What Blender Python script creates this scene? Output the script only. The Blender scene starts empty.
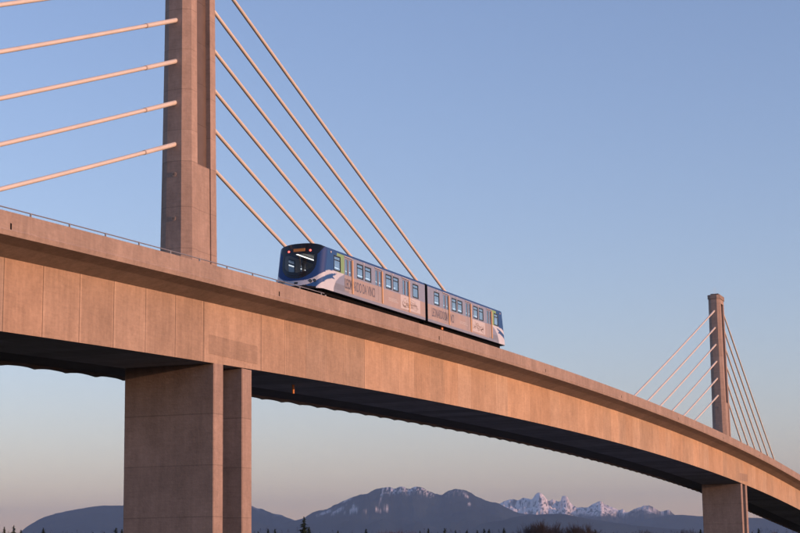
import bpy, bmesh, math, random
from mathutils import Vector, Matrix, noise
R = math.radians
C = bpy.context.scene.collection
scn = bpy.context.scene

# ------------------------------------------------------------------ camera
cd = bpy.data.cameras.new('camera'); cam = bpy.data.objects.new('camera', cd); C.objects.link(cam)
CAM = Vector((50.339, -95.830, -16.663))
yaw, pit, rol = .360684, .166926, -.0140582
r_ = Vector((math.cos(yaw), math.sin(yaw), 0)); f0 = Vector((-math.sin(yaw), math.cos(yaw), 0))
fw = f0*math.cos(pit) + Vector((0, 0, math.sin(pit))); up = -f0*math.sin(pit) + Vector((0, 0, math.cos(pit)))
rr = r_*math.cos(rol) + up*math.sin(rol); uu = up*math.cos(rol) - r_*math.sin(rol)
cam.matrix_world = Matrix(((rr.x, uu.x, -fw.x, CAM.x), (rr.y, uu.y, -fw.y, CAM.y), (rr.z, uu.z, -fw.z, CAM.z), (0, 0, 0, 1)))
cd.sensor_width = 36; cd.lens = 1746.3/800*36; cd.clip_start = 1; cd.clip_end = 120000
scn.camera = cam

# ------------------------------------------------------------------ sky, sun, exposure
SUN_AZ, SUN_EL = R(94), R(6.5)            # azimuth clockwise from +Y
w = bpy.data.worlds.new('World'); scn.world = w; w.use_nodes = True
nt = w.node_tree; bg = nt.nodes['Background']
sky = nt.nodes.new('ShaderNodeTexSky'); sky.sky_type = 'NISHITA'; sky.sun_disc = False
sky.sun_elevation = SUN_EL; sky.sun_rotation = SUN_AZ; sky.altitude = 0
sky.air_density = 1.0; sky.dust_density = 0.1; sky.ozone_density = 3.5
wb = nt.nodes.new('ShaderNodeMix'); wb.data_type = 'RGBA'; wb.blend_type = 'MULTIPLY'; wb.inputs[0].default_value = 1; wb.inputs[7].default_value = (1.62, 1.0, .92, 1)
nt.links.new(sky.outputs[0], wb.inputs[6]); nt.links.new(wb.outputs[2], bg.inputs[0]); bg.inputs[1].default_value = .15
sl = bpy.data.lights.new('sun', 'SUN'); sl.energy = 2.15; sl.angle = R(.5); sl.color = (1, .52, .30)
sun = bpy.data.objects.new('sun', sl); C.objects.link(sun)
sd = Vector((math.sin(SUN_AZ)*math.cos(SUN_EL), math.cos(SUN_AZ)*math.cos(SUN_EL), math.sin(SUN_EL)))
sun.rotation_euler = sd.to_track_quat('Z', 'Y').to_euler(); sun.location = (300, 0, 80)
scn.view_settings.view_transform = 'Standard'; scn.view_settings.look = 'None'
scn.view_settings.gamma = 1; scn.view_settings.use_curve_mapping = False
scn.view_settings.exposure = 1.12

# ------------------------------------------------------------------ helpers
def mat(name, col, rough=.7, metal=0, spec=.5, emit=None, es=1, bump=None, var=None, attr=False, coat=0):
    m = bpy.data.materials.new(name); m.use_nodes = True; n = m.node_tree; b = n.nodes['Principled BSDF']
    b.inputs['Base Color'].default_value = (*col, 1); b.inputs['Roughness'].default_value = rough
    b.inputs['Metallic'].default_value = metal; b.inputs['Specular IOR Level'].default_value = spec
    b.inputs['Coat Weight'].default_value = coat
    if emit: b.inputs['Emission Color'].default_value = (*emit, 1); b.inputs['Emission Strength'].default_value = es
    src = None
    if attr:
        a = n.nodes.new('ShaderNodeAttribute'); a.attribute_name = 'paint'; src = a.outputs['Color']
        n.links.new(src, b.inputs['Base Color'])
    tc = n.nodes.new('ShaderNodeTexCoord')
    if var:
        for (scale, amt, str3) in var:
            mp = n.nodes.new('ShaderNodeMapping'); mp.inputs['Scale'].default_value = str3
            n.links.new(tc.outputs['Object'], mp.inputs[0])
            t = n.nodes.new('ShaderNodeTexNoise'); t.inputs['Scale'].default_value = scale; t.inputs['Detail'].default_value = 6
            t.inputs['Roughness'].default_value = .62
            n.links.new(mp.outputs[0], t.inputs['Vector'])
            r = n.nodes.new('ShaderNodeMapRange'); r.inputs['From Min'].default_value = .3; r.inputs['From Max'].default_value = .7
            r.inputs['To Min'].default_value = 1-amt; r.inputs['To Max'].default_value = 1+amt
            n.links.new(t.outputs['Fac'], r.inputs['Value'])
            mx = n.nodes.new('ShaderNodeMix'); mx.data_type = 'RGBA'; mx.blend_type = 'MULTIPLY'; mx.inputs[0].default_value = 1
            if src is None: mx.inputs[6].default_value = (*col, 1)
            else: n.links.new(src, mx.inputs[6])
            n.links.new(r.outputs[0], mx.inputs[7]); src = mx.outputs[2]
        n.links.new(src, b.inputs['Base Color'])
    if bump:
        t = n.nodes.new('ShaderNodeTexNoise'); t.inputs['Scale'].default_value = bump[0]; t.inputs['Detail'].default_value = 5
        n.links.new(tc.outputs['Object'], t.inputs['Vector'])
        bn = n.nodes.new('ShaderNodeBump'); bn.inputs['Strength'].default_value = bump[1]; bn.inputs['Distance'].default_value = bump[2]
        n.links.new(t.outputs['Fac'], bn.inputs['Height']); n.links.new(bn.outputs[0], b.inputs['Normal'])
    return m
S1 = (1, 1, 1)
CON = (.292, .230, .198)
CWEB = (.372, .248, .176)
M = {}
M['concrete'] = mat('cast_concrete', CON, .9, spec=.2, bump=(9, .35, .02), attr=True,
                    var=[(.30, .08, S1), (1.1, .12, (1, 1, .6)), (1.5, .08, (2.2, 2.2, .14)), (5, .07, (.3, .3, 2.2)), (4.2, .08, S1)])
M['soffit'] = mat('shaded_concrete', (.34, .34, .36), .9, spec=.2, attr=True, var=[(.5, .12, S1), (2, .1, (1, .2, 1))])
M['dark_steel'] = mat('weathered_steel', (.105, .075, .065), .6, var=[(1.2, .12, S1)])
M['cable'] = mat('cable_pipe', (.58, .53, .48), .45, var=[(.6, .05, S1)])
M['collar'] = mat('collar_band', (.36, .31, .28), .6)
M['galv'] = mat('galvanised_steel', (.30, .30, .32), .5, .5)
M['black'] = mat('black_underframe', (.006, .006, .007), .9, spec=.05, var=[(4, .3, S1)])
M['wheel'] = mat('wheel_steel', (.03, .026, .022), .5, .7)
M['orange'] = mat('orange_paint', (.62, .24, .08), .6)
M['paint'] = mat('train_paint', (.3, .3, .4), .55, spec=.3, attr=True, coat=.0, var=[(1.3, .06, S1)])
M['roofp'] = mat('roof_paint', (.020, .065, .20), .5, var=[(1.3, .1, S1)])
M['doorp'] = mat('door_paint', (.19, .20, .28), .4, var=[(1.5, .06, S1)])
M['doorlow'] = mat('door_lower_wrap', (.30, .27, .285), .5, var=[(1.5, .06, S1)])
M['yellow'] = mat('door_gleam_paint', (.58, .36, .19), .5)  # sun gleam on the door edges, put into the colour
M['frame'] = mat('black_window_rubber', (.01, .012, .016), .5)
M['ink'] = mat('dark_lettering', (.115, .115, .155), .6)
M['white'] = mat('white_vinyl', (.45, .44, .47), .5)
M['sketch'] = mat('brown_line_art', (.27, .22, .21), .6)
M['inside'] = mat('cabin_lining', (.24, .24, .23), .6)
M['seat'] = mat('seat_cloth', (.35, .11, .04), .8)
M['strip'] = mat('cabin_light', (.9, .9, .9), emit=(1, .97, .9), es=1.35)
M['sign'] = mat('amber_sign', (.25, .08, .02), emit=(.8, .30, .10), es=.08)
M['red'] = mat('red_lamp', (.4, .02, .02), emit=(1, .10, .08), es=1.6)
M['lens'] = mat('unlit_headlamp', (.16, .17, .19), .15, .2, coat=.5)
def glass(name, tint, gloss=.12, hi=.9):
    m = bpy.data.materials.new(name); m.use_nodes = True; n = m.node_tree
    for x in list(n.nodes):
        if x.type != 'OUTPUT_MATERIAL': n.nodes.remove(x)
    o = n.nodes['Material Output']; t = n.nodes.new('ShaderNodeBsdfTransparent'); t.inputs[0].default_value = (*tint, 1)
    g = n.nodes.new('ShaderNodeBsdfGlossy'); g.inputs['Roughness'].default_value = .03; g.inputs[0].default_value = (.9, .95, 1, 1)
    l = n.nodes.new('ShaderNodeLayerWeight'); l.inputs[0].default_value = .35
    mr = n.nodes.new('ShaderNodeMapRange'); mr.inputs['To Min'].default_value = gloss; mr.inputs['To Max'].default_value = hi
    n.links.new(l.outputs['Facing'], mr.inputs['Value'])
    mx = n.nodes.new('ShaderNodeMixShader'); n.links.new(mr.outputs[0], mx.inputs[0])
    n.links.new(t.outputs[0], mx.inputs[1]); n.links.new(g.outputs[0], mx.inputs[2]); n.links.new(mx.outputs[0], o.inputs[0]); return m
M['glass'] = glass('tinted_window_glass', (.42, .50, .58), .34)
M['wind'] = glass('windscreen_glass', (.55, .57, .60), .012, .35)
M['mask'] = mat('gloss_black_mask', (.006, .007, .010), .25, coat=.3)

def tag(o, label=None, cat=None, group=None, kind=None):
    if label: o['label'] = label
    if cat: o['category'] = cat
    if group: o['group'] = group
    if kind: o['kind'] = kind
    return o
def empty(name, loc, rot=(0, 0, 0)):
    o = bpy.data.objects.new(name, None); C.objects.link(o); o.location = loc; o.rotation_euler = rot; o.empty_display_size = .5
    return o
class MB:
    def __init__(s): s.v = []; s.f = []; s.m = []; s.c = []
    def face(s, pts, mi=0, col=None):
        i = len(s.v); s.v += [tuple(q) for q in pts]; s.f.append(tuple(range(i, i+len(pts)))); s.m.append(mi); s.c.append(col or CON)
    def box(s, x0, x1, y0, y1, z0, z1, mi=0, col=None):
        P = [(x, y, z) for z in (z0, z1) for y in (y0, y1) for x in (x0, x1)]
        for q in ((0, 2, 3, 1), (4, 5, 7, 6), (0, 1, 5, 4), (1, 3, 7, 5), (3, 2, 6, 7), (2, 0, 4, 6)):
            s.face([P[k] for k in q], mi, col)
    def loft(s, loops, mi=0, col=None, cap=True, closed=True):
        n = len(loops[0])
        for a, b in zip(loops, loops[1:]):
            for i in range(n if closed else n-1):
                j = (i+1) % n; s.face([a[i], a[j], b[j], b[i]], mi, col)
        if cap: s.face(list(reversed(loops[0])), mi, col); s.face(loops[-1], mi, col)
    def tube(s, pts, rads, n=10, mi=0, col=None):
        loops = []
        pts = [Vector(q) for q in pts]
        for i, q in enumerate(pts):
            d = (pts[min(i+1, len(pts)-1)] - pts[max(i-1, 0)]).normalized()
            a = d.cross(Vector((0, 0, 1)));  a = Vector((1, 0, 0)) if a.length < 1e-4 else a.normalized()
            b = a.cross(d)
            r = rads[i] if isinstance(rads, (list, tuple)) else rads
            loops.append([q + (a*math.cos(t)+b*math.sin(t))*r for t in [2*math.pi*k/n for k in range(n)]])
        s.loft(loops, mi, col)
    def build(s, name, mats, parent=None, smooth=False, weld=True, bend=False):
        me = bpy.data.meshes.new(name)
        V = [(x+1.02e-5*y*y, y, z) for x, y, z in s.v] if bend else s.v
        me.from_pydata(V, [], s.f); me.validate(clean_customdata=False) if False else None
        if not isinstance(mats, (list, tuple)): mats = [mats]
        for m_ in mats: me.materials.append(m_)
        me.polygons.foreach_set('material_index', s.m)
        ca = me.color_attributes.new('paint', 'FLOAT_COLOR', 'CORNER')
        buf = []
        for f, c in zip(s.f, s.c):
            if isinstance(c[0], (tuple, list)):
                for cc in c: buf += [*cc, 1.]
            else: buf += [*c, 1.]*len(f)
        ca.data.foreach_set('color', buf)
        if weld:
            b = bmesh.new(); b.from_mesh(me); bmesh.ops.remove_doubles(b, verts=b.verts, dist=1e-4)
            bmesh.ops.recalc_face_normals(b, faces=b.faces); b.to_mesh(me); b.free()
        if smooth:
            me.polygons.foreach_set('use_smooth', [True]*len(me.polygons))
        o = bpy.data.objects.new(name, me); C.objects.link(o)
        if parent: o.parent = parent
        return o
def sc(c, k): return tuple(x*k for x in c)
def mixc(a, b, t): return tuple(x*(1-t)+y*t for x, y in zip(a, b))

GZ = -18.6     # ground level
def zd(y):
    if y > 230: return zd(230) - .0548*(y-230)
    if y < -60: return zd(-60) + .048*(y+60)
    return .0268362*y - 1.7739e-4*y*y

# ------------------------------------------------------------------ ground, river, haze
def sheet(name, x0, x1, y0, y1, z, m, n=1):
    b = MB()
    for i in range(n):
        for j in range(n):
            xa, xb = x0+(x1-x0)*i/n, x0+(x1-x0)*(i+1)/n; ya, yb = y0+(y1-y0)*j/n, y0+(y1-y0)*(j+1)/n
            b.face([(xa, ya, z), (xb, ya, z), (xb, yb, z), (xa, yb, z)])
    return tag(b.build(name, m), kind='structure')
mg = mat('grassy_flat', (.035, .034, .022), 1, spec=.1, var=[(.02, .3, S1), (.3, .25, S1)])
sheet('ground', -25500, 1500, -1500, 37500, GZ, mg)
mw = mat('river_water', (.02, .028, .034), .12, spec=.5, bump=(.35, .5, .25))
b = MB()      # the river crosses under the main span, below the banks
b.face([(-3000, 12, GZ+.02), (1400, 12, GZ+.02), (1400, 160, GZ+.02), (-3000, 160, GZ+.02)])
tag(b.build('river', mw), kind='structure')

# ------------------------------------------------------------------ the bridge
bridge = empty('cable_stayed_bridge', (0, 0, 0))
tag(bridge, 'concrete railway bridge with two pylons and stay cables curving across the whole picture', 'bridge')
rng = random.Random(4)
joints = [-3.7-3.5*k for k in range(36)][::-1]
joints += [4.4+3.5*k for k in range(92)]
SP = 178.56
W = 5.153
TOPZ, BOTZ = .52, -4.76
SEC = [(W, TOPZ), (W, -.30), (W+.035, -.36), (W-.04, -.60), (4.2, -.80), (3.07, -1.16), (3.05, BOTZ)]     # outer side, top to bottom
def tint(k): rng2 = random.Random(k*7+1); return rng2.uniform(.88, 1.10)
gd = MB(); pp = MB(); sf = MB()
for k, (ya, yb) in enumerate(zip(joints, joints[1:])):
    t = tint(k); hue = random.Random(k+99).uniform(-.04, .04)
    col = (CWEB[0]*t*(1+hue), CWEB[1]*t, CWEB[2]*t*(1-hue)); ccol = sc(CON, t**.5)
    ys = [ya, ya+.05, yb-.05] + [yb]
    pier_seg = ya < 0 < yb
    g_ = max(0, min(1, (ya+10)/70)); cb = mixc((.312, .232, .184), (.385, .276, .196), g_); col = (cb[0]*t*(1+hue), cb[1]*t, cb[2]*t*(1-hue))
    for q, (y0, y1) in enumerate(((ya, ya+.17), (ya+.17, (ya+yb)/2), ((ya+yb)/2, yb-.20), (yb-.20, yb-.07), (yb-.07, yb))):
        edge = q in (0, 3, 4)
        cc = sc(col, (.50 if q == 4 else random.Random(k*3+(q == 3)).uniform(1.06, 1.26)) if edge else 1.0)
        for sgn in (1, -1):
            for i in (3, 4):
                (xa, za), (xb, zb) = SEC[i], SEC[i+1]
                gd.face([(sgn*xa, y0, za+zd(y0)), (sgn*xb, y0, zb+zd(y0)), (sgn*xb, y1, zb+zd(y1)), (sgn*xa, y1, za+zd(y1))], 0, sc(ccol, .78))  # wing underside darkened, its shade put into the colour
            (xa, za), (xb, zb) = SEC[5], SEC[6]
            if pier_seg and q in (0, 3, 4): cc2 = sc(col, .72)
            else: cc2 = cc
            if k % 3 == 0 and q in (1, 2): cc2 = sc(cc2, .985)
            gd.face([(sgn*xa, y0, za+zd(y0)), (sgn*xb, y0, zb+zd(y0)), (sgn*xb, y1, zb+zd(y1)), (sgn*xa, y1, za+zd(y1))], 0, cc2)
        # deck top
        gd.face([(-W+.25, y0, zd(y0)), (-W+.25, y1, zd(y1)), (W-.25, y1, zd(y1)), (W-.25, y0, zd(y0))], 0, sc(CON, .85))
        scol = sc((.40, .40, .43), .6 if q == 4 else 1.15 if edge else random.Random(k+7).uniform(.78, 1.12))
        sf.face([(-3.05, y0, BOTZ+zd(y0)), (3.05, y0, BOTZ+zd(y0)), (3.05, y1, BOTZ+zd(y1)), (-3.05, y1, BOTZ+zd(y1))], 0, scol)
# end caps of the box
for y in (joints[0], joints[-1]):
    gd.face([(-3.05, y, BOTZ+zd(y)), (3.05, y, BOTZ+zd(y)), (3.07, y, -1.16+zd(y)), (W-.04, y, -.6+zd(y)), (W-.04, y, zd(y)), (-W+.04, y, zd(y)), (-W+.04, y, -.6+zd(y)), (-3.07, y, -1.16+zd(y))])
girder = gd.build('girder', M['concrete'], bridge, bend=True)
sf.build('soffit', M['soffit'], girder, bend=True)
# shallow pier-segment pad on the web, and a ledge below it
for s0 in (0, SP):
    for (x0, x1) in ((3.052, 3.068), (-3.068, -3.052)):
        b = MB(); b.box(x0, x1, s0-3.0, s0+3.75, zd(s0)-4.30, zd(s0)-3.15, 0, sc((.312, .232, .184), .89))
        b.build('web_patch', M['concrete'], girder, bend=True)
# parapet upstands
for sgn, nm in ((1, 'parapet'), (-1, 'parapet')):
    b = MB(); loops = []
    PS = [(W, TOPZ), (W, -.30), (W+.035, -.36), (W-.04, -.60), (W-.25, -.60), (W-.25, TOPZ)]
    ylist = []
    y = joints[0]
    while y < joints[-1]:
        ylist.append(y); y += 1.75
    ylist.append(joints[-1])
    for a, c in zip(ylist, ylist[1:]):
        t = random.Random(int(a*10)).uniform(.93, 1.06)
        for i in range(6):
            (xa, za), (xb, zb) = PS[i], PS[(i+1) % 6]
            cc = sc((CON[0]*.98, CON[1]*.98, CON[2]*.99), t*(1.04 if i in (1, 2) else 1))
            b.face([(sgn*xa, a, za+zd(a)), (sgn*xb, a, zb+zd(a)), (sgn*xb, c, zb+zd(c)), (sgn*xa, c, za+zd(c))], 0, cc)
    b.build(nm, M['concrete'], bridge, bend=True)
# scuppers in the near parapet
for k in range(-1, 8):
    y = -27.4+29.9*k
    if y > joints[-1]-2: break
    b = MB(); b.box(W-.02, W+.012, y-.06, y+.06, zd(y)-.33, zd(y)-.02)
    b.build('drain_slot', M['black'], bridge, bend=True)
# walkway hung along the far web, its edge scalloped panel by panel
b = MB(); per = 3.5; ys = []
y = joints[0]
while y < joints[-1]: ys.append(y); y += .35
X0, X1 = -3.055, -6.35
def scal(y, k=1):
    t = ((y-joints[0]) % per)/per
    return (.11 if y < 8 else .085)*(abs(math.sin(math.pi*t))**.7) + .03*noise.noise(Vector((0, y*.7, 3)))
for a, c in zip(ys, ys[1:]):
    za, zc = zd(a)+BOTZ-.02, zd(c)+BOTZ-.02
    sa, scc = scal(a), scal(c)
    P = lambda y, s, z: [(X0, y, z+.12), (X1+.25, y, z+.03), (X1+.2, y, z-.22+s), (X1, y, z-.22+s), (X1, y, z+.30), (X0, y, z+.34)]
    A, B_ = P(a, sa, za), P(c, scc, zc)
    for i in range(6):
        j = (i+1) % 6; b.face([A[i], A[j], B_[j], B_[i]], 0, (.16, .155, .155))
b.build('walkway', M['soffit'], bridge, bend=True)
b = MB()
y = joints[0]+1
while y < joints[-1]-1:
    b.box(X1+.03, X1+.09, y-.04, y+.04, zd(y)+BOTZ+.25, zd(y)+BOTZ+1.45); y += 3.5
for h in (.8, 1.42):
    b.tube([(X1+.06, yy, zd(yy)+BOTZ+h) for yy in range(-128, 320, 8)], .03, 5)
b.build('walkway_railing', M['galv'], bridge, bend=True)
# hand rail along the near parapet
b = MB(); yy = [-128+2*i for i in range(70)]
b.tube([(W-.16, y, zd(y)+.72) for y in yy], .03, 6)
for y in [-127+3.5*i for i in range(40)]:
    b.box(W-.19, W-.13, y-.04, y+.04, zd(y)+.52, zd(y)+.745)
b.build('railing', M['galv'], bridge, bend=True)
# orange drain hanging below the soffit
b = MB(); b.tube([(.1, 15.8, zd(15.8)+BOTZ+.01), (.1, 15.8, zd(15.8)+BOTZ-.62)], .085, 10)
b.box(.02, .18, 15.72, 15.88, zd(15.8)+BOTZ-.06, zd(15.8)+BOTZ)
b.build('drain_pipe', M['orange'], bridge)
# rails on plinths
for xc in (2.62, -2.62):
    for dx in (-.72, .72):
        b = MB()
        for a in range(-126, 322, 7):
            c = a+7
            for (x0, x1, z0, z1, mi) in ((-.14, .14, .002, .17, 0), (-.035, .035, .17, .33, 1)):
                b.loft([[(xc+dx+x0, q, zd(q)+z0), (xc+dx+x1, q, zd(q)+z0), (xc+dx+x1, q, zd(q)+z1), (xc+dx+x0, q, zd(q)+z1)] for q in (a, c)], mi, sc(CON, .8), cap=False)
        b.build('track_rail', [M['concrete'], M['wheel']], bridge, bend=True)

# piers (twin leaf walls under one girder)
def pier(y0, ztop):
    out = []
    for (a, c) in ((-2.27, -1.02), (1.60, 2.95)):
        b = MB(); hs = [ztop]
        z = ztop - 3.1
        while z > GZ-1: hs.append(z); z -= 3.05
        hs.append(GZ-1)
        for zt, zb in zip(hs, hs[1:]):
            g = .02
            cc = sc((CON[0]*.98, CON[1]*.95, CON[2]*.97), random.Random(int(zt*10+y0)).uniform(.95, 1.05))
            cn = 0.06
            def ring(z, e=0):
                x = 3.05-e; ya, yc = y0+a+e, y0+c-e
                return [(-x+cn, ya, z), (x-cn, ya, z), (x, ya+cn, z), (x, yc-cn, z), (x-cn, yc, z), (-x+cn, yc, z), (-x, yc-cn, z), (-x, ya+cn, z)]
            b.loft([ring(zt), ring(zb+.07)], 0, cc, cap=False); b.loft([ring(zb+.07), ring(zb)], 0, sc(cc, .78), cap=False)
        o = b.build('pier_wall', M['concrete'], bridge, bend=True); out.append(o)
    return out
for y0 in (0, SP, -130, 314):
    for o in pier(y0, zd(y0)+BOTZ+.004): pass

# pylons
def pylon(y0, base, top, cap_y=.22):
    yc = y0+cap_y
    def ring(z, depth, e=0.):
        h = max(0, min(1, (z-base)/(top-base)))
        k = .24*(1-h)**1.3
        w_, l_, a_ = .90+k+e, 1.97+.5*k+e, .45+.4*k+e*.5
        cl = l_-.33-.3*k
        r0, r1 = -.90, .90
        wi = w_-depth
        pts = [(-a_, -l_), (a_, -l_), (w_, -cl), (w_, r0), (wi, r0), (wi, r1), (w_, r1), (w_, cl), (a_, l_), (-a_, l_), (-w_, cl), (-w_, r1), (-wi, r1), (-wi, r0), (-w_, r0), (-w_, -cl)]
        return [(x, yc+y, z) for x, y in pts]
    b = MB(); L = []
    fill = base+8.0; rt = top-1.35
    z = base-.1
    while z < fill-1.4: L.append((z, .09)); z += 2.6
    L += [(fill, .09), (fill, .62)]
    z = fill+2.0
    while z < rt-1.4: L.append((z, .62)); z += 2.6
    L += [(rt, .62), (rt, .0), (top-.65, 0)]
    prev = None; i = 0
    for (z0, d0), (z1, d1) in zip(L, L[1:]):
        cc = sc((CON[0]*1.08, CON[1]*1.06, CON[2]*1.08), random.Random(int(z0*13)).uniform(.93, 1.06))
        if z1-z0 > 1:
            b.loft([ring(z0, d0), ring(z1-.06, d1)], 0, cc, cap=False); b.loft([ring(z1-.06, d1), ring(z1, d1)], 0, sc(cc, .80), cap=False)
        else: b.loft([ring(z0, d0), ring(z1, d1)], 0, cc, cap=False)
    b.face(ring(top-.65, 0))
    for z0, _ in L[1:-1]:   # thin pour lines
        pass
    py = b.build('pylon', M['concrete'], bridge, bend=True)
    # lighter pour joints as slightly proud bands on the solid faces
    b = MB()
    oct_ = lambda z, e: [q for i, q in enumerate(ring(z, 0, e)) if i not in (4, 5, 12, 13)]
    b.loft([oct_(top-.65, .10), oct_(top-.50, .10), oct_(top-.02, .10), oct_(top, .02)], 0, sc(CON, .9))
    cap = b.build('pylon_cap', M['concrete'], py, bend=True)
    b = MB(); b.box(-.62, .62, yc-1.15, yc+.9, top+.002, top+.26); b.build('roof_hatch', M['dark_steel'], py, bend=True)
    for dy in (-1.3, -.3):
        b = MB(); b.tube([(0, yc+dy, top), (0, yc+dy, top+1.3)], .009, 5); b.build('lightning_rod', M['galv'], py, bend=True)
    for sgn in (1, -1):
        b = MB()
        x1 = .90-.30; z = fill+.004; k = 0
        while z < rt-.02:
            z2 = min(z+2.68, rt-.004)
            xx = x1+.24*(1-max(0, min(1, (z-base)/(top-base))))**1.3
            b.box(min(sgn*xx, sgn*(xx-.34)), max(sgn*xx, sgn*(xx-.34)), yc-.898, yc+.45, z+.03, z2)
            b.box(min(sgn*(xx-.02), sgn*(xx-.34)), max(sgn*(xx-.02), sgn*(xx-.34)), yc+.49, yc+.898, z+.03, z2)
            z = z2
        b.build('anchor_panel', M['dark_steel'], py, bend=True)
    # round anchor plugs on the face towards the side span
    for h in (7.15, 4.35):
        b = MB(); yf = yc-1.97-.5*.24*(1-h/(top-base))**1.3
        z = base+h
        b.tube([(0, yf+.03, z), (0, yf-.035, z)], .16, 14, 0, sc(CON, 1.1)); b.tube([(0, yf-.03, z), (0, yf-.05, z)], .08, 10, 0, sc(CON, .7))
        b.build('anchor_plug', M['concrete'], py, bend=True)
    return py
pylon(0, zd(0), 22.35)
pylon(SP, zd(SP), zd(SP)+24.95)

# stay cables
H0, DH, EH = 19.802, 2.672, 1.617
for base, dhf in ((0, 0.), (SP, 2.588)):
    for sgn in (-1, 1):
        for i in range(6):
            if base == 0 and sgn < 0 and i == 5: continue
            main = (base == 0) == (sgn > 0)
            s_ = (31.186+7.1215*(5-i)) if main else (23.942+7.1414*(5-i))
            zA = zd(base)+dhf+H0-DH*i+(2.715 if sgn > 0 else 0)
            A = Vector((0, base+sgn*EH, zA)); y1 = base+sgn*s_; B_ = Vector((0, y1, zd(y1)+.02))
            d = (B_-A).normalized()
            if sgn < 0:
                A = A + d*((2.0-.22-EH+.05)/abs(d.y) - .45)
            else:
                A = A + d*((2.05-EH)/abs(d.y))
            L_ = (B_-A).length
            b = MB(); n = 14
            sl_ = 4.4
            pts = [A.lerp(B_, t/n) + Vector((0, 0, -.35*4*(t/n)*(1-t/n))) * (L_/60) * .45 for t in range(n+1)]
            b.tube(pts, .128, 12)
            o = b.build('stay_cable', M['cable'], bridge, smooth=True, bend=True)
            b = MB(); sag = lambda t: A.lerp(B_, t) + Vector((0, 0, -.35*4*t*(1-t)))*(L_/60)*.45
            if sgn > 0: continue
            b.tube([sag(0), sag(sl_/L_*.5), sag(sl_/L_)], .147, 12); b.tube([sag(0), sag(sl_/L_)], .1, 6)
            b.build('sleeve', M['cable'], o, smooth=False, bend=True)
            b = MB(); b.tube([sag(sl_/L_-.001), sag((sl_+.10)/L_)], .150, 12); b.build('collar', M['collar'], o, bend=True)
            b = MB(); b.tube([sag(1-2.2/L_), sag(1)], .17, 10); b.build('lower_sleeve', M['cable'], o, bend=True)

# ------------------------------------------------------------------ the train
ang = math.atan(.0151)
train = empty('commuter_train', (2.37, 32.53, zd(32.53)+.05), (ang, 0, 0))
tag(train, 'two car metro train in blue, green and grey running across the bridge', 'train')
HW = 1.75; ZB, ZS, ZC = 1.22, 4.02, 4.46
BLUE = (.010, .048, .19); BLUE2 = (.016, .075, .24); GREEN = (.19, .34, .17); GREY = (.21, .26, .38); GREYD = (.17, .20, .27)
WHITE = (.47, .52, .62); PINK = (.305, .275, .285); SKIRT = (.20, .24, .33); BLK = (.006, .007, .01)
WIN = [(1.8, 3.1), (6.12, 7.35), (7.6, 8.85), (11.75, 13.0), (13.28, 14.5), (17.5, 18.72)]
DOOR = [(3.95, 5.37), (9.63, 11.03), (15.42, 16.78)]
WZ0, WZ1 = 2.72, 3.80
def zroof(a):
    return ZS + (ZC-ZS)*(max(0, 1-abs(a/HW)**2.8))**.55
def dface(a, z):
    r = .35; t = max(0, (abs(a)-(HW-r))/r); t = min(t, 1)
    return 21.33 - .27*(z-1.25) - .46*abs(a/HW)**2.2 - r*(1-math.sqrt(max(0, 1-t*t))) - .05*max(0, z-3.9)**1.5*3
def dend(z): return dface(HW, z)
def poly_in(x, y, P):
    c = False; j = len(P)-1
    for i in range(len(P)):
        if (P[i][1] > y) != (P[j][1] > y) and x < (P[j][0]-P[i][0])*(y-P[i][1])/(P[j][1]-P[i][1])+P[i][0]: c = not c
        j = i
    return c
SWOOSH = [(21.5, 1.86), (20.3, 2.15), (19.23, 2.42), (18.17, 2.56), (18.6, 2.36), (18.99, 2.28), (18.50, 2.10), (19.19, 2.09), (20.0, 1.92), (20.5, 1.72), (21.15, 1.48), (21.5, 1.40)]
def arc_edge(z):   # white meets grey
    pts = [(1.2, 18.85), (1.55, 18.75), (1.97, 18.42), (2.36, 17.75), (2.55, 17.2), (2.70, 16.8)]
    for (za, da), (zb, db) in zip(pts, pts[1:]):
        if za <= z <= zb: return da+(db-da)*(z-za)/(zb-za)
    return 18.9
def white_top(d):
    pts = [(16.7, 2.70), (18.4, 2.70), (19.6, 2.62), (20.4, 2.45), (21.2, 2.22), (22, 2.05)]
    for (da, za), (db, zb) in zip(pts, pts[1:]):
        if da <= d <= db: return za+(zb-za)*(d-da)/(db-da)
    return 2.7
def side_col(d, z):
    wt = white_top(d)
    if d > 16.8 and z > wt:
        slant = 18.25 - .1*(z-3.0)
        return GREEN if d < slant else (BLUE2 if d < 20.4 else BLUE)
    if z < 2.72 and d > arc_edge(z):
        if poly_in(d, z, SWOOSH): return BLUE2
        return WHITE
    if z < 1.46: return SKIRT if d < 18.85 else WHITE
    if z > 2.66 or d > 16.85: return GREY if z > 1.9 else GREYD
    if d > 16.0: return mixc(GREYD, PINK, .3)
    t = .5+.5*noise.noise(Vector((d*.8, z*2, 1)))
    return mixc(PINK, mixc(PINK, (.37, .29, .27), .7), t)
def face_col(a, z):
    aa = abs(a)
    top = 1.78 + .64*(aa/HW)**3; low = 1.44 + .66*(aa/HW)**3
    if low < z < top: return WHITE
    if z <= low:
        if aa < .75: return (.012, .012, .014)
        if aa > 1.38 and z < 1.72-(HW-aa)*1.1: return WHITE
        return BLUE2 if z > 1.30+.10*(HW-aa) else (.012, .012, .014)
    return BLUE
def in_clear(a, z):
    if z > 3.72 or z < 2.40: return False
    w_ = 1.08 if z > 3.0 else 1.08*(1-((3.0-z)/.61)**2.4)**.5
    return abs(a) < w_ and z < 3.70-.08*(a/1.0)**2
def in_mask(a, z):
    w_ = 1.27 if z > 3.1 else 1.27*math.sqrt(max(0, 1-((3.1-z)/1.15)**2.3))
    if z > 3.65: w_ = 1.27+.62*(z-3.65)**.8
    return abs(a) < w_
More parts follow.
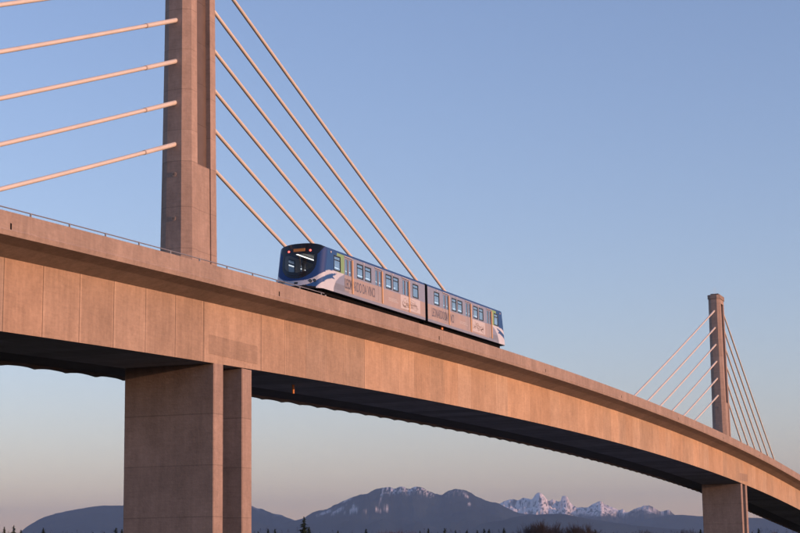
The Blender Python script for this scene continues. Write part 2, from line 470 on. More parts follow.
def grid(xs, ys, f, skip, colf, b, mi=0):
    for x0, x1 in zip(xs, xs[1:]):
        for y0, y1 in zip(ys, ys[1:]):
            xm, ym = (x0+x1)/2, (y0+y1)/2
            if skip(xm, ym): continue
            b.face([f(x0, y0), f(x1, y0), f(x1, y1), f(x0, y1)], mi, [colf(*q) for q in ((x0, y0), (x1, y0), (x1, y1), (x0, y1))] if colf else None)
def span(a, b_, st):
    n = max(1, round((b_-a)/st)); return [a+(b_-a)*i/n for i in range(n+1)]
def cuts(lst, st):
    lst = sorted(set(lst)); o = []
    for a, b_ in zip(lst, lst[1:]): o += span(a, b_, st)[:-1]
    return o+[lst[-1]]
def car(dr):
    """dr -1: cab towards the camera end, +1: far end; d = distance from the coupling"""
    Y = lambda d: dr*d
    b = MB()
    ds = [q for q in cuts([.3]+[q for w_ in WIN+DOOR for q in w_]+[16.9], .09) if q < 16.85] + cuts([16.9, 17.5, 18.72, 19.4], .035)
    zs = cuts([ZB, 1.46, 1.55, WZ0, WZ1, 3.93, ZS], .06)
    def skip(d, z):
        return any(a < d < c for a, c in WIN) and WZ0 < z < WZ1 or any(a < d < c for a, c in DOOR) and 1.55 < z < 3.93
    for sx in (1, -1):
        grid(ds, zs, lambda d, z: (sx*HW, Y(d), z), skip, side_col, b)
        for z0, z1 in zip(zs, zs[1:]):
            n = 26
            for i in range(n):
                q = lambda t, z: 19.4+(dend(z)-19.4)*t/n
                b.face([(sx*HW, Y(q(i, z0)), z0), (sx*HW, Y(q(i+1, z0)), z0), (sx*HW, Y(q(i+1, z1)), z1), (sx*HW, Y(q(i, z1)), z1)], 0,
                       [side_col(q(i, z0), z0), side_col(q(i+1, z0), z0), side_col(q(i+1, z1), z1), side_col(q(i, z1), z1)])
    # roof
    AS = [HW*q for q in (-1, -.998, -.99, -.975, -.95, -.91, -.84, -.73, -.6, -.4, -.2, 0, .2, .4, .6, .73, .84, .91, .95, .975, .99, .998, 1)]
    for a0, a1 in zip(AS, AS[1:]):
        for i in range(6):
            q = lambda a, k: .3+(dface(a, zroof(a))-.3)*k/6
            b.face([(a0, Y(q(a0, i)), zroof(a0)), (a1, Y(q(a1, i)), zroof(a1)), (a1, Y(q(a1, i+1)), zroof(a1)), (a0, Y(q(a0, i+1)), zroof(a0))], 1)
    # nose skin
    fa = sorted(set([round(q, 4) for q in AS+span(-1.65, 1.65, .03)+[1.68, 1.70, -1.68, -1.70]])); fv = span(0, 1, .009)
    zz = lambda a, v: ZB+(zroof(a)-ZB)*v
    grid(fa, fv, lambda a, v: (a, Y(dface(a, zz(a, v))), zz(a, v)), lambda a, v: in_clear(a, zz(a, v)), lambda a, v: face_col(a, zz(a, v)), b)
    # floor and inner end
    b.face([(-HW, Y(.3), ZB), (HW, Y(.3), ZB)] + [(a, Y(dface(a, ZB)), ZB) for a in AS[::-1]], 2)
    b.face([(-HW, Y(.3), ZB), (-HW, Y(.3), ZS)]+[(a, Y(.3), zroof(a)) for a in AS[1:-1]]+[(HW, Y(.3), ZS), (HW, Y(.3), ZB)], 2)
    body = b.build('train_car', [M['paint'], M['roofp'], M['frame']], train)
    # cabin lining, ceiling, seats, light strips
    b = MB()
    for sx in (1, -1):
        grid(cuts([.35]+[q for w_ in WIN+DOOR for q in w_]+[19.3], 3), cuts([1.55, WZ0, WZ1, 3.93, 4.0], 2), lambda d, z: (sx*(HW-.07), Y(d), z), skip, None, b)
    b.face([(-1.43, Y(.35), 4.0), (1.43, Y(.35), 4.0), (1.43, Y(19.3), 4.0), (.8, Y(20.0), 4.0), (-.8, Y(20.0), 4.0), (-1.43, Y(19.3), 4.0)])
    b.face([(-1.43, Y(.35), 1.5), (1.43, Y(.35), 1.5), (1.43, Y(20.2), 1.5), (.9, Y(20.8), 1.5), (-.9, Y(20.8), 1.5), (-1.43, Y(20.2), 1.5)])
    b.build('cabin_lining', M['inside'], body)
    for sx in (-.50,):
        b = MB(); b.box(sx-.05, sx+.05, min(Y(1), Y(19.9)), max(Y(1), Y(19.9)), 3.80, 3.845); b.build('ceiling_light', M['strip'], body)
    for sx in (-1, 1):
        for (a, c) in ((1.2, 3.6), (6.0, 9.0), (11.6, 14.6), (17.2, 19.0)):
            b = MB(); y0, y1 = sorted((Y(a), Y(c)))
            xs_ = sorted((sx*1.40, sx*.95)); b.box(xs_[0], xs_[1], y0, y1, 1.85, 1.97)
            xs_ = sorted((sx*1.40, sx*1.32)); b.box(xs_[0], xs_[1], y0, y1, 1.97, 2.6)
            b.build('seat', M['seat'], body)
    for d in (3.8, 9.5, 15.3, 18.9):
        for sx in (-.7, .7):
            b = MB(); b.tube([(sx, Y(d), 1.5), (sx, Y(d), 4.0)], .022, 6); b.build('grab_pole', M['galv'], body)
    b = MB(); b.box(-.98, .98, min(Y(19.9), Y(20.6)), max(Y(19.9), Y(20.6)), 1.5, 2.36); b.build('console', M['frame'], body)
    # windows: rubber frame with glass and a hopper bar
    for sx in (1, -1):
        for (a, c) in WIN:
            b = MB(); y0, y1 = sorted((Y(a), Y(c)))
            xo, xi = HW+.012, HW-.05
            def bar(ya, yb, za, zb, mi=0, xo=xo, xi=xi): x_ = sorted((sx*xo, sx*xi)); b.box(x_[0], x_[1], ya, yb, za, zb, mi)
            t = .085
            bar(y0, y1, WZ0, WZ0+t); bar(y0, y1, WZ1-t, WZ1); bar(y0, y0+t, WZ0+t, WZ1-t); bar(y1-t, y1, WZ0+t, WZ1-t)
            bar(y0+t, y1-t, 3.46, 3.52)
            for (za, zb) in ((WZ0+t, 3.46), (3.52, WZ1-t)):
                b.face([(sx*(HW-.015), y0+t, za), (sx*(HW-.015), y1-t, za), (sx*(HW-.015), y1-t, zb), (sx*(HW-.015), y0+t, zb)], 1)
            b.build('window', [M['frame'], M['glass']], body)
        for (a, c) in DOOR:
            b = MB(); y0, y1 = sorted((Y(a), Y(c))); ym = (y0+y1)/2
            def bar(ya, yb, za, zb, mi=0, xo=HW-.012, xi=HW-.06): x_ = sorted((sx*xo, sx*xi)); b.box(x_[0], x_[1], ya, yb, za, zb, mi)
            for (l0, l1) in ((y0+.01, ym-.012), (ym+.012, y1-.01)):
                w0, w1 = l0+.13, l1-.13
                bar(l0, l1, 1.56, 2.66, 2); bar(l0, l1, 2.66, 2.70); bar(l0, l1, 3.78, 3.92); bar(l0, w0, 2.70, 3.78); bar(w1, l1, 2.70, 3.78)
                bar(w0, w0+.035, 2.70, 3.78, 3); bar(w1-.035, w1, 2.70, 3.78, 3)
                b.face([(sx*(HW-.03), w0+.035, 2.70), (sx*(HW-.03), w1-.035, 2.70), (sx*(HW-.03), w1-.035, 3.78), (sx*(HW-.03), w0+.035, 3.78)], 1)
            bar(ym-.012, ym+.012, 1.56, 3.92, 3, HW-.03, HW-.05)
            o = b.build('door', [M['doorp'], M['glass'], M['doorlow'], M['frame']], body)
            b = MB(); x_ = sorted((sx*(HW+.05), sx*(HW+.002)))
            b.box(x_[0], x_[1], y1-.02, y1+.16, 1.47, 3.86); b.build('door_gleam_strip', M['yellow'], body)  # added strip carrying the painted sun gleam
            b = MB(); b.box(x_[0], x_[1], y0-.05, y1-.03, 3.93, 3.975); b.build('door_header', M['white'], body)
        for d in (2.45, 7.4, 13.2, 19.25):
            if True:
                b = MB(); y = Y(d); x_ = sorted((sx*(HW+.04), sx*(HW-.01))); b.box(x_[0], x_[1], y-.08, y+.08, 3.86, 3.98); b.build('side_lamp', M['white'], body)
    # black mask with windscreen
    b = MB()
    off = lambda a, v: (a*1.004, Y(dface(a, zz(a, v))+.012), zz(a, v)+(.006 if v > .98 else 0))
    grid(fa, fv, off, lambda a, v: not in_mask(a, zz(a, v)) or in_clear(a, zz(a, v)), None, b)
    mk = b.build('windscreen_mask', M['mask'], body, smooth=True)
    b = MB()
    grid(fa, fv, lambda a, v: (a, Y(dface(a, zz(a, v))+.004), zz(a, v)), lambda a, v: not in_clear(a, zz(a, v)), None, b)
    b.build('windscreen', M['wind'], body, smooth=True)
    b = MB()
    for q in (-.5, .1, .5): pass
    yb = lambda a, z: Y(dface(a, z)+.05)
    b.box(-.42, .42, *sorted((Y(dface(0, 3.98)-.03), Y(dface(0, 3.98)+.05))), 3.88, 4.08); b.build('destination_sign', M['sign'], body)
    for a in (-.80, .80):
        b = MB(); b.tube([(a, Y(dface(a, 3.92)-.02), 3.92), (a, Y(dface(a, 3.92)+.05), 3.92)], .07, 12); b.build('tail_lamp', M['red'], body)
        b = MB()
        b.tube([(a*.2, Y(dface(0, 2.18)+.03), 2.18), (a*.8, Y(dface(a*.8, 2.26)+.03), 2.26)], .015, 5); b.build('wiper', M['frame'], body)
    for sgn in (-1, 1):
        for aa, rad in ((.98, .13), (1.25, .12)):
            a = sgn*aa; z = 1.60+.12*aa
            b = MB(); y0 = dface(a, z)
            b.tube([(a, Y(y0-.05), z), (a, Y(y0+.03), z)], rad, 16, 0); b.tube([(a, Y(y0+.02), z), (a, Y(y0+.045), z)], rad*.72, 14, 1)
            b.build('headlight', [M['frame'], M['lens']], body)
    b = MB(); b.box(-.13, .13, *sorted((Y(21.0), Y(21.25))), 1.54, 1.68); b.build('front_socket', M['frame'], body)
    # underframe and bogies
    b = MB()
    b.box(-1.30, 1.30, *sorted((Y(.5), Y(20.5))), .98, ZB-.004)
    for i, (a, c) in enumerate(((5.2, 6.6), (6.9, 9.3), (9.6, 11.8), (12.1, 14.6))):
        b.box(-1.35+.03*(i % 2), 1.38-.04*(i % 2), *sorted((Y(a), Y(c))), .50, .98)
    b.box(-1.2, 1.2, *sorted((Y(19.6), Y(20.5))), .62, ZB-.004)
    b.box(-1.33, 1.33, *sorted((Y(.6), Y(1.5))), .6, .98)
    b.build('underframe', M['black'], body)
    for dc in (3.3, 17.2):
        b = MB()
        for sx in (-1, 1):
            b.box(*sorted((sx*.98, sx*1.16)), *sorted((Y(dc-1.5), Y(dc+1.5))), .55, .80)
            b.box(*sorted((sx*1.0, sx*1.2)), *sorted((Y(dc-.3), Y(dc+.3))), .80, .98)
        b.box(-.98, .98, *sorted((Y(dc-.25), Y(dc+.25))), .5, .85)
        bo = b.build('bogie', M['black'], body)
        for dy in (-1.0, 1.0):
            for sx in (-1, 1):
                w_ = MB(); w_.tube([(sx*.66, Y(dc+dy), .60), (sx*.80, Y(dc+dy), .60)], .36, 20); w_.tube([(sx*.80, Y(dc+dy), .60), (sx*1.22, Y(dc+dy), .60)], .09, 10)
                w_.build('wheel', M['wheel'], body)
    if dr > 0:
        b = MB(); b.box(1.34, 1.44, 4.4, 4.75, 1.0, 1.17); b.build('equipment_box', M['orange'], body)
    for d in (1.55, 4.6, 19.3):
        b = MB(); b.box(1.31, 1.36, Y(d)-.12, Y(d)+.12, .72, .95); b.build('bracket', M['galv'], body)
    return body
near_car = car(-1); far_car = car(1)
near_car['label'] = 'front car with its dark windscreen and red lamps towards the viewer'
far_car['label'] = 'second car, its cab end pointing away'
# gangway between cars
b = MB()
for k in range(9):
    y = -.29+.0725*k; e = .04*(k % 2)
    b.box(-1.22+e, 1.22-e, y-.034, y+.034, 1.35+e, 3.95-e)
b.build('gangway', M['frame'], train)
# lettering, drawings and vinyl on the near side
def text(body, s, y0, y1, z0, z1, x, m):
    cu = bpy.data.curves.new('lettering', 'FONT'); cu.body = s; cu.extrude = .002; cu.offset = .012
    tmp = bpy.data.objects.new('tmp', cu); C.objects.link(tmp)
    me = bpy.data.meshes.new_from_object(tmp.evaluated_get(bpy.context.evaluated_depsgraph_get()))
    bpy.data.objects.remove(tmp)
    xs_ = [v.co.x for v in me.vertices]; ys_ = [v.co.y for v in me.vertices]
    ax, bx_, ay, by = min(xs_), max(xs_), min(ys_), max(ys_)
    for v in me.vertices:
        u_, t_ = (v.co.x-ax)/(bx_-ax), (v.co.y-ay)/(by-ay)
        v.co = (x+v.co.z, y0+(y1-y0)*u_, z0+(z1-z0)*t_)
    me.materials.clear(); me.materials.append(m)
    o = bpy.data.objects.new('lettering', me); C.objects.link(o); o.parent = body
    return o
X = HW+.006
text(near_car, 'LEONARDO DA VINCI', -16.72, -10.85-.55+.35, 1.72, 2.42, X, M['ink'])
text(far_car, 'LEONARDO DA VINCI', 1.25, 6.6, 1.72, 2.42, X, M['ink'])
def sketch(body, y0, y1, z0, z1, seed):
    b = MB(); b.face([(X-.001, y0, z0), (X-.001, y1, z0), (X-.001, y1, z1), (X-.001, y0, z1)])
    pn = b.build('drawing_panel', M['white'], body)
    rg = random.Random(seed); b = MB()
    for k in range(26):
        cx_, cz_ = rg.uniform(y0+.5, y1-.5), rg.uniform(z0+.25, z1-.25); pts = []
        r1, r2, ph, sw = rg.uniform(.15, .55), rg.uniform(.08, .22), rg.uniform(0, 6.28), rg.uniform(1.5, 5)
        for i in range(13):
            t = ph+sw*i/12; pts.append((X+.004, max(y0+.06, min(y1-.06, cx_+r1*math.cos(t))), max(z0+.06, min(z1-.06, cz_+r2*math.sin(t)))))
        wd = rg.uniform(.008, .026)
        for p_, q_ in zip(pts, pts[1:]):
            p_, q_ = Vector(p_), Vector(q_); d = (q_-p_)
            if d.length < 1e-4: continue
            nrm = Vector((0, -d.z, d.y)).normalized()*wd
            b.face([p_-nrm, q_-nrm, q_+nrm, p_+nrm])
    b.build('line_drawing', M['sketch'], body, weld=False)
sketch(near_car, -5.75, -1.45, 1.58, 2.62, 5)
sketch(far_car, 11.45, 14.9, 1.58, 2.62, 9)
for body, y0 in ((near_car, -8.3), (far_car, 8.1)):
    b = MB(); rg = random.Random(3)
    for r in range(3):
        y = y0
        while y < y0+1.95 - .2*r:
            l = rg.uniform(.06, .22); b.face([(X, y, 1.86+.095*r), (X, y+l, 1.86+.095*r), (X, y+l, 1.91+.095*r), (X, y, 1.91+.095*r)]); y += l+.045
    b.build('small_print_rule', M['white'], body, weld=False)

# ------------------------------------------------------------------ mountains
def ridge(name, D, prof, depth, base_mat, seed, snow=None, rough=.02, na=None, noise_amp=.16, nv=46, fq=1/2600., crag=5, nb=.9):
    rg = random.Random(seed)
    az0, az1 = prof[0][0], prof[-1][0]; na = na or 420
    P = []; S = []
    def hprof(az):
        for i_ in range(len(prof)-1):
            a, h = prof[i_]; c, k = prof[i_+1]
            if a <= az <= c:
                t = (az-a)/(c-a)
                m0 = (k-prof[i_-1][1])/(c-prof[i_-1][0])*(c-a) if i_ > 0 else k-h
                m1 = (prof[i_+2][1]-h)/(prof[i_+2][0]-a)*(c-a) if i_ < len(prof)-2 else k-h
                lim = 2.2*abs(k-h)+6; m0 = max(-lim, min(lim, m0)); m1 = max(-lim, min(lim, m1))
                hh = (2*t**3-3*t*t+1)*h+(t**3-2*t*t+t)*m0+(-2*t**3+3*t*t)*k+(t**3-t*t)*m1
                q_ = az*D/57.3
                return hh + rough*420*(noise.noise(Vector((q_/210, seed, 0)))+.6*noise.noise(Vector((q_/70, seed, 5)))+.4*noise.noise(Vector((q_/25, seed, 9))))
        return 0
    rows = []
    for i in range(na+1):
        az = az0+(az1-az0)*i/na; h = hprof(az)-GZ
        ed = min(1, min(i, na-i)/14)
        row = []
        for j in range(nv+1):
            v = j/nv                        # 0 = foot towards us, ~.62 = crest, 1 = far foot
            if v < .62: q = v/.62; s_ = q**1.15; dist = D-depth*(1-q)
            else: q = (v-.62)/.38; s_ = (1-q)**1.1; dist = D+depth*.7*q
            a = math.radians(az); x, y = CAM.x+math.sin(a)*dist, CAM.y+math.cos(a)*dist
            n_ = 0; f_ = fq; am = 1
            for o_ in range(5):
                n_ += am*(1-2*abs(noise.noise(Vector((x*f_+seed, y*f_, o_*7.3))))); am *= .5; f_ *= 2.1
            n_ = min(n_-nb, .12 if nb > 1 else 9)
            w_ = min(1, abs(s_-1)*crag)*min(1, s_*6)
            jit = noise.noise(Vector((x/140., y/140., seed)))+.5*noise.noise(Vector((x/60., y/60., seed)))
            z = GZ+h*s_ + n_*h*noise_amp*w_ + jit*h*rough*(.35 + .65*(1-w_))*s_*1.0
            row.append((x, y, max(z, GZ-15)))
        rows.append((az, row))
    vs = [q for _, r in rows for q in r]; fs = []
    for i in range(na):
        for j in range(nv):
            a = i*(nv+1)+j; fs.append((a, a+nv+1, a+nv+2, a+1))
    me = bpy.data.meshes.new(name); me.from_pydata(vs, [], fs)
    ca = me.color_attributes.new('paint', 'FLOAT_COLOR', 'POINT'); buf = []
    for i, (az, row) in enumerate(rows):
        h = hprof(az)
        for j, q in enumerate(row):
            s = snow(az, q, h, j/nv) if snow else 0
            k = .9+.9*noise.noise(Vector((q[0]/300, q[1]/300, q[2]/100)))
            fc = (.020*k, .026*k, .020*k)
            c = mixc(fc, (.90, .86, .84), s); buf += [*c, 1.]
    ca.data.foreach_set('color', buf)
    me.materials.append(base_mat); me.polygons.foreach_set('use_smooth', [True]*len(fs))
    o = bpy.data.objects.new(name, me); C.objects.link(o); return tag(o, kind='structure')
PA = [(-36.2, 60), (-34.459, 255), (-33.543, 339), (-32.99, 399), (-32.777, 474), (-32.532, 536), (-32.192, 611), (-31.851, 654), (-31.226, 709), (-30.439, 745), (-29.711, 751), (-28.852, 758), (-27.893, 755), (-26.93, 757), (-25.964, 740), (-25.577, 725), (-25.415, 699), (-25.254, 685), (-25.06, 646), (-24.834, 619), (-24.64, 611), (-24.478, 578), (-24.22, 539), (-23.864, 472), (-23.056, 365), (-22.087, 257)]
PB = [(-26.4, 150), (-25.48, 336), (-24.834, 431), (-24.349, 490), (-24.025, 518), (-23.831, 550), (-23.603, 598), (-23.441, 612), (-23.246, 627), (-22.888, 687), (-22.496, 753), (-22.072, 806), (-21.876, 818), (-21.68, 848), (-21.484, 878), (-21.288, 884), (-21.093, 891), (-20.963, 882), (-20.766, 901), (-20.636, 895), (-20.474, 879), (-20.376, 891), (-20.212, 903), (-20.05, 883), (-19.889, 851), (-19.662, 825), (-19.435, 799), (-19.238, 835), (-18.977, 861), (-18.684, 849), (-18.491, 818), (-18.299, 768), (-18.138, 736), (-17.912, 706), (-17.719, 690), (-17.525, 664), (-17.269, 613), (-17.013, 562), (-16.756, 542), (-16.24, 527), (-15.596, 510), (-14.954, 482), (-14.315, 441), (-13.519, 393), (-12.725, 351), (-11.148, 281), (-9.276, 196), (-8, 60)]
PC = [(-18.6, 600), (-18.18, 888), (-17.688, 1018), (-17.426, 1101), (-17.262, 1125), (-17.132, 1135), (-16.939, 1116), (-16.774, 1168), (-16.613, 1145), (-16.485, 1121), (-16.402, 1172), (-16.35, 1212), (-16.29, 1236), (-16.22, 1243), (-16.15, 1232), (-16.10, 1196), (-16.031, 1136), (-15.937, 1087), (-15.806, 1114), (-15.679, 1079), (-15.565, 1093), (-15.512, 1178), (-15.415, 1194), (-15.336, 1157), (-15.291, 1090), (-15.166, 1003), (-15.008, 944), (-14.879, 956), (-14.686, 945), (-14.555, 997), (-14.392, 1043), (-14.262, 1070), (-14.168, 1031), (-14.011, 963), (-13.853, 914), (-13.662, 891), (-13.565, 909), (-13.473, 853), (-13.344, 861), (-13.181, 916), (-12.987, 960), (-12.858, 970), (-12.7, 949), (-12.543, 919), (-12.387, 860), (-12.26, 859), (-12.099, 889), (-11.976, 828), (-11.853, 770), (-11.636, 692), (-11.137, 593), (-10.205, 434), (-9.4, 200)]
PD = [(-15, 100), (-14.325, 387), (-13.357, 495), (-12.554, 561), (-12.138, 587), (-11.757, 594), (-11.441, 584), (-11.126, 572), (-10.495, 574), (-9.714, 539), (-9.246, 527), (-8.781, 502), (-8.319, 470), (-7.705, 436), (-6.793, 358), (-5.894, 238), (-5, 60)]
PF = [(-19, 120), (-18.188, 341), (-17.375, 388), (-16.887, 421), (-16.369, 434), (-15.916, 438), (-15.433, 429), (-14.953, 396), (-14.474, 369), (-13.931, 346), (-13.042, 301), (-12.091, 271), (-10.833, 225), (-9.897, 181), (-9, 50)]
mm = mat('forested_slope', (.03, .03, .03), 1, spec=0, attr=True)
def sm(e0, e1, x): t = max(0, min(1, (x-e0)/(e1-e0))); return t*t*(3-2*t)
RUNS = [(-23.20, 590, .27, 24, .8), (-22.78, 615, .22, 30, .8), (-22.30, 625, .13, 50, .2), (-22.0, 600, .60, 14, .2), (-21.55, 620, .50, 13, .3), (-21.12, 632, .24, 17, .1), (-21.34, 825, .11, 42, 1.4), (-22.50, 740, .24, 18, 1.0),
        (-18.62, 770, .10, 24, -.4), (-18.55, 665, .07, 26, 0), (-20.62, 845, .20, 14, 0)]
def snowB(az, q, h, v):
    s = 0
    if v > .66: return 0
    z = CAM.z+(q[2]-CAM.z)*22000/math.hypot(q[0]-CAM.x, q[1]-CAM.y)
    for (a, zz_, wa, wz, k) in RUNS:
        u = (az-a)/wa; t = (z-zz_)/wz - k*u*2.0
        n = noise.noise(Vector((az*9, z/22, 3)))+.5*noise.noise(Vector((az*22, z/9, 8)))
        s = max(s, sm(1.15, .4, math.hypot(u, t)+.7*n)*.72*sm(-.6, .2, noise.noise(Vector((az*30, z/10, 1)))))
    top = sm(-110, -25, z-h)*sm(800, 870, h)*sm(-21.5, -21.2, az)*(1-.7*sm(-19.4, -19.2, az))
    s = max(s, .9*top*sm(-.02, .22, noise.noise(Vector((az*14, z/16, 4)))+.4*noise.noise(Vector((az*34, z/8, 0)))))
    return s
def snowC(az, q, h, v):
    z = CAM.z+(q[2]-CAM.z)*34000/math.hypot(q[0]-CAM.x, q[1]-CAM.y)
    n = noise.noise(Vector((q[0]/260, q[1]/260, q[2]/90)))+.5*noise.noise(Vector((q[0]/110, q[1]/110, q[2]/40)))
    m = noise.noise(Vector((az*11, z/34, 6))) + .6*noise.noise(Vector((az*26, z/15, 2)))
    lim = 800 + (50 if az > -13.4 else 0)
    return sm(-1, 1, (z-lim)/60.+n*2+m)*(1-.9*sm(.10, .42, m+.5*n-.12*sm(0, 1, (z-950)/200)))
def snowA(az, q, h, v):
    z = CAM.z+(q[2]-CAM.z)*23000/math.hypot(q[0]-CAM.x, q[1]-CAM.y)
    return .35*sm(-60, -10, z-h)*sm(-25.9, -25.5, az)*sm(0, .3, noise.noise(Vector((q[0]/120, q[1]/120, 0))))
ridge('hills', 23000, PA, 5200, mm, 3, snowA, .010, na=700)
ridge('hills', 22000, PB, 5200, mm, 11, snowB, .022, na=1000, noise_amp=.15, nv=90, fq=1/1500.)
ridge('hills', 18000, PF, 2600, mm, 21, None, .012, na=600)
ridge('hills', 23500, [(a, CAM.z+(h-CAM.z)*23.5/26) for a, h in PD], 4200, mm, 31, None, .008)
ridge('snowy_mountains', 25000, [(a, CAM.z+(h-CAM.z)*25/34) for a, h in PC], 2600, mm, 41, snowC, .022, na=900, noise_amp=.36, nv=110, fq=1/800., crag=12, nb=1.2)

# ------------------------------------------------------------------ trees
mbark = mat('bark', (.05, .036, .028), .95); mneed = mat('needles', (.018, .030, .016), .9, spec=.1, var=[(.8, .35, S1)])
mtwig = mat('bare_twigs', (.026, .021, .024), .95, var=[(.5, .2, S1)]); mred = mat('reddish_twigs', (.075, .036, .030), .95, var=[(.5, .2, S1)])
def conifer_mesh(seed, H=1.0, wid=.20, raggy=.5):
    """unit-height crown and trunk meshes"""
    rg = random.Random(seed); c = MB(); t = MB()
    t.tube([(0, 0, 0), (0, 0, .5), (0, 0, .97)], [.016, .011, .002], 6)
    n = 44
    for i in range(n):
        z = .10+.88*(i/(n-1))**.95; L_ = wid*(1-z)**.8*rg.uniform(1-raggy*.6, 1.12)+.006
        for k in range(8 if z < .8 else 5):
            a = rg.uniform(0, 6.283); l = L_*rg.uniform(.6, 1.1); dz = -.22*l+rg.uniform(-.01, .02)
            for m_ in range(5):
                u = (m_+.6)/5; cx_, cy_, cz_ = math.cos(a)*l*u, math.sin(a)*l*u, z+dz*u+rg.uniform(-.008, .008)
                s = (.020*(1.25-u)+.006)*(.35+.65*min(1, (1-z)*3.2))
                e = Vector((rg.uniform(-1, 1), rg.uniform(-1, 1), rg.uniform(-.6, .6))).normalized()*s*1.3
                f = Vector((rg.uniform(-1, 1), rg.uniform(-1, 1), rg.uniform(-1, .3))).normalized()*s
                p = Vector((cx_, cy_, cz_)); c.face([p-e, p+f*.8, p+e, p-f])
    return t, c
def bare_mesh(seed, spread=.5, nst=7, up_=.9):
    rg = random.Random(seed); t = MB(); c = MB()
    def br(p, d, L_, r, dep, mb):
        q = p+d*L_; mid = p+d*L_*.5+Vector((rg.uniform(-1, 1), rg.uniform(-1, 1), 0))*L_*.05
        mb.tube([p, mid, q], [r, r*.8, r*.6], 4 if dep > 0 else 5)
        if dep >= 5: return
        for k in range(3 if dep < 4 else 3):
            nd = (d + Vector((rg.uniform(-1, 1), rg.uniform(-1, 1), rg.uniform(-.15, .7)))*spread*(1.0 if dep > 0 else .8)).normalized()
            br(p+d*L_*rg.uniform(.55, 1.0), nd, L_*rg.uniform(.62, .85), r*.58, dep+1, c)
    for k in range(nst):
        d = Vector((rg.uniform(-.3, .3), rg.uniform(-.3, .3), 1)).normalized()
        br(Vector((rg.uniform(-.02, .02), rg.uniform(-.02, .02), 0)), d, .26, .014, 0, t)
    mz = max(v[2] for v in c.v)
    for mb in (t, c): mb.v = [(x/mz, y/mz, z/mz) for x, y, z in mb.v]
    return t, c
KIND = {}
def proto(kind, tc_, m1, m2):
    t = tc_[0].build('trunk', m1, weld=False); c = tc_[1].build('crown', m2, weld=False)
    KIND[kind] = (t.data, c.data); bpy.data.objects.remove(t); bpy.data.objects.remove(c)
proto('conA', conifer_mesh(1, wid=.32), mbark, mneed); proto('conB', conifer_mesh(2, wid=.42, raggy=.9), mbark, mneed); proto('conC', conifer_mesh(5, wid=.24, raggy=.7), mbark, mneed)
proto('bareA', bare_mesh(3, .42), mtwig, mtwig); proto('bareB', bare_mesh(8, .46), mtwig, mtwig); proto('redA', bare_mesh(13, .5), mred, mred)
def place_tree(px, top, D, kind, wf, label, group, name):
    """px, top: where the tip stands in the photograph (800 x 533), D: its distance in metres"""
    X0 = px-400; Y0 = top-266.5; c_, s_ = math.cos(rol), math.sin(rol)
    v = fw*1746.3 + r_*(c_*X0+s_*Y0) - up*(-s_*X0+c_*Y0)
    h = math.hypot(v.x, v.y); x, y = CAM.x+v.x/h*D, CAM.y+v.y/h*D; H = CAM.z+v.z/h*D-GZ
    e = empty(name, (x, y, GZ)); tag(e, label, 'tree', group)
    rg = random.Random(int(px*10)); e.rotation_euler = (0, 0, rg.uniform(0, 6.28)); e.scale = (H*wf, H*wf, H)
    for nm, me in zip(('trunk', 'crown'), KIND[kind]):
        o = bpy.data.objects.new(nm, me); C.objects.link(o); o.parent = e
TREES = [
 (4.5, 526.5, 560, 'conA', 1.0), (14, 525, 600, 'conB', 1.0), (21, 529.5, 640, 'conB', 1.1), (43.5, 527.5, 620, 'conA', 1.2), (60, 531.8, 650, 'redA', 1), (76, 531, 660, 'bareA', 1), (93, 532, 650, 'conC', 1), (104, 531.6, 610, 'conB', 1.1), (116, 527.5, 580, 'conB', 1.2), (122, 529, 600, 'conA', 1.2),
 (258, 531, 600, 'conB', 1.1), (268, 528.8, 600, 'conA', 1.2), (275, 528.6, 610, 'conA', 1.1), (303.8, 516.3, 560, 'conB', 1.0), (309, 526.5, 590, 'conB', 1.2), (325, 531.8, 640, 'redA', 1), (338, 530.2, 620, 'conA', 1.1), (352, 531.8, 640, 'bareB', 1), (366, 528.6, 600, 'conC', 1.2), (378, 529.0, 640, 'redA', .9),
 (385, 528.8, 640, 'redA', .9), (394.5, 527.5, 600, 'redA', .9), (408, 529, 620, 'redA', .9), (420, 530.5, 610, 'conA', 1.1), (428.3, 528, 580, 'conC', 1.0), (444.5, 527.8, 600, 'conB', 1.1), (455.5, 529.8, 620, 'conC', 1.1), (467, 530, 620, 'conB', 1.3), (477.5, 530, 610, 'conA', 1.2), (484, 528.4, 600, 'conB', 1.2),
 (489, 528.6, 610, 'conB', 1.2), (504, 527.6, 600, 'conA', 1.3), (516, 531.6, 640, 'bareB', 1), (531, 521, 570, 'bareA', 1.0), (538, 517.8, 570, 'bareB', 1.05), (546, 517.6, 580, 'bareA', 1.05), (555, 521.5, 590, 'bareB', .9), (573, 521, 580, 'bareB', .95), (582, 520, 585, 'bareA', 1.0), (589, 525, 590, 'bareB', .8),
 (595, 529, 600, 'conB', 1.1), (612, 531, 640, 'bareA', 1), (626, 531.5, 650, 'redA', 1), (640, 526.8, 600, 'bareA', .7), (649, 528, 610, 'bareB', .7), (664, 531, 640, 'redA', 1), (683, 527.5, 600, 'bareB', .7), (692, 526, 600, 'bareA', .7), (700.5, 529, 580, 'conC', 1.3),
 (752, 531.5, 620, 'conA', 1.1), (758.5, 528, 590, 'conB', 1.2), (769, 530.8, 620, 'bareA', .8), (774, 529, 610, 'redA', .7), (790, 533, 640, 'redA', .9)]
ORD = ['first', 'second', 'third', 'fourth', 'fifth', 'sixth', 'seventh', 'eighth', 'ninth', 'tenth', 'eleventh', 'twelfth', 'thirteenth', 'fourteenth', 'fifteenth', 'sixteenth', 'seventeenth', 'eighteenth']
cnt = {}
NOUN = {'con': ('conifer', 'dark conifer tip'), 'bar': ('bare_tree', 'bare grey-brown tree'), 'red': ('bare_tree', 'reddish bare tree')}
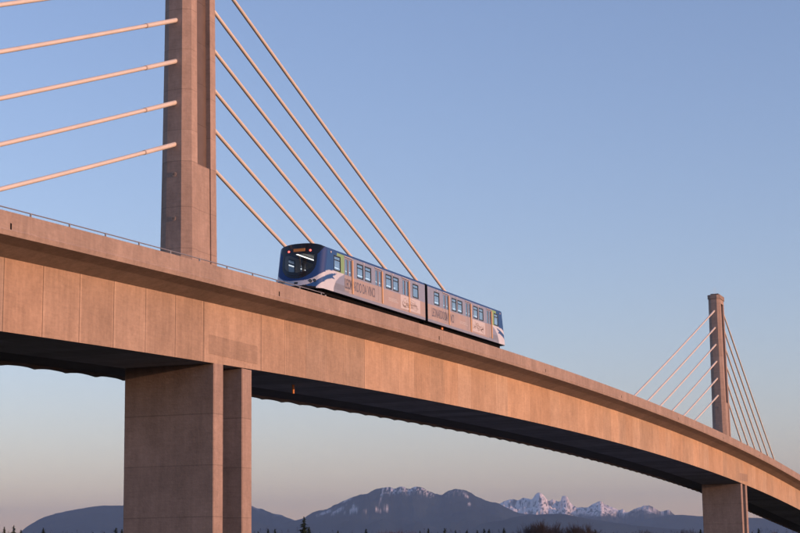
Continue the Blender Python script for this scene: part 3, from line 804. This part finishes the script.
for (px, top, D, kind, wf) in TREES:
    nm, noun = NOUN[kind[:3]]
    seg = 'left of the near pier' if px < 123 else 'between the two piers' if px < 701 else 'right of the far pier'
    k = cnt.get((noun, seg), 0); cnt[(noun, seg)] = k+1
    lab = f'{ORD[k]} {noun} from the left on the treeline {seg}'
    if px == 303.8: lab = 'tallest dark conifer on the treeline, standing alone just right of the near pier'
    place_tree(px, top, D, kind, wf, lab, 'trees along the bottom treeline', nm)

# the far wood behind them, one dark uneven mass
b = MB(); rg = random.Random(77)
az = -36.0
while az < -5:
    D = rg.uniform(700, 860); x, y = CAM.x+math.sin(R(az))*D, CAM.y+math.cos(R(az))*D
    Ht = (1.9 + D*(.0190 if az < -24 else .0170 if az < -15 else .0150)) * (1 + .09*noise.noise(Vector((az*1.7, 2, 0))) + rg.uniform(-.07, .05))
    wd = rg.uniform(1.6, 3.4); col = rg.choice([(.020, .026, .018), (.030, .022, .022), (.045, .026, .022)])
    for k in range(150):
        h = rg.uniform(.45, 1.); r = wd*(1-h)**.6*rg.uniform(.2, 1)+.1; a = rg.uniform(0, 6.28)
        p = Vector((x+r*math.cos(a), y+r*math.sin(a), GZ+Ht*h)); sz = rg.uniform(.16, .42)*(1.1-h*.7)
        e = Vector((rg.uniform(-1, 1), rg.uniform(-1, 1), rg.uniform(-1, 1))).normalized()*sz; f = Vector((rg.uniform(-1, 1), rg.uniform(-1, 1), rg.uniform(-.4, 1))).normalized()*sz
        b.face([p-e, p+f*1.2, p+e], 0, col)
    az += rg.uniform(.10, .30)
wood = b.build('distant_wood', mat('mixed_wood', (.03, .03, .02), 1, spec=0, attr=True), weld=False); tag(wood, kind='stuff')

# ------------------------------------------------------------------ air
hz = MB(); hz.box(-26500, 1600, -2000, 39500, GZ-20, 1420)
ho = hz.build('haze', []  if False else [bpy.data.materials.new('haze_air')])
hm = ho.data.materials[0]; hm.use_nodes = True; n = hm.node_tree
for x in list(n.nodes):
    if x.type != 'OUTPUT_MATERIAL': n.nodes.remove(x)
pv = n.nodes.new('ShaderNodeVolumePrincipled'); pv.inputs['Color'].default_value = (.28, .45, .74, 1); pv.inputs['Density'].default_value = 3.3e-5
pv.inputs['Anisotropy'].default_value = 0.0
n.links.new(pv.outputs[0], n.nodes['Material Output'].inputs['Volume'])
tag(ho, kind='stuff')
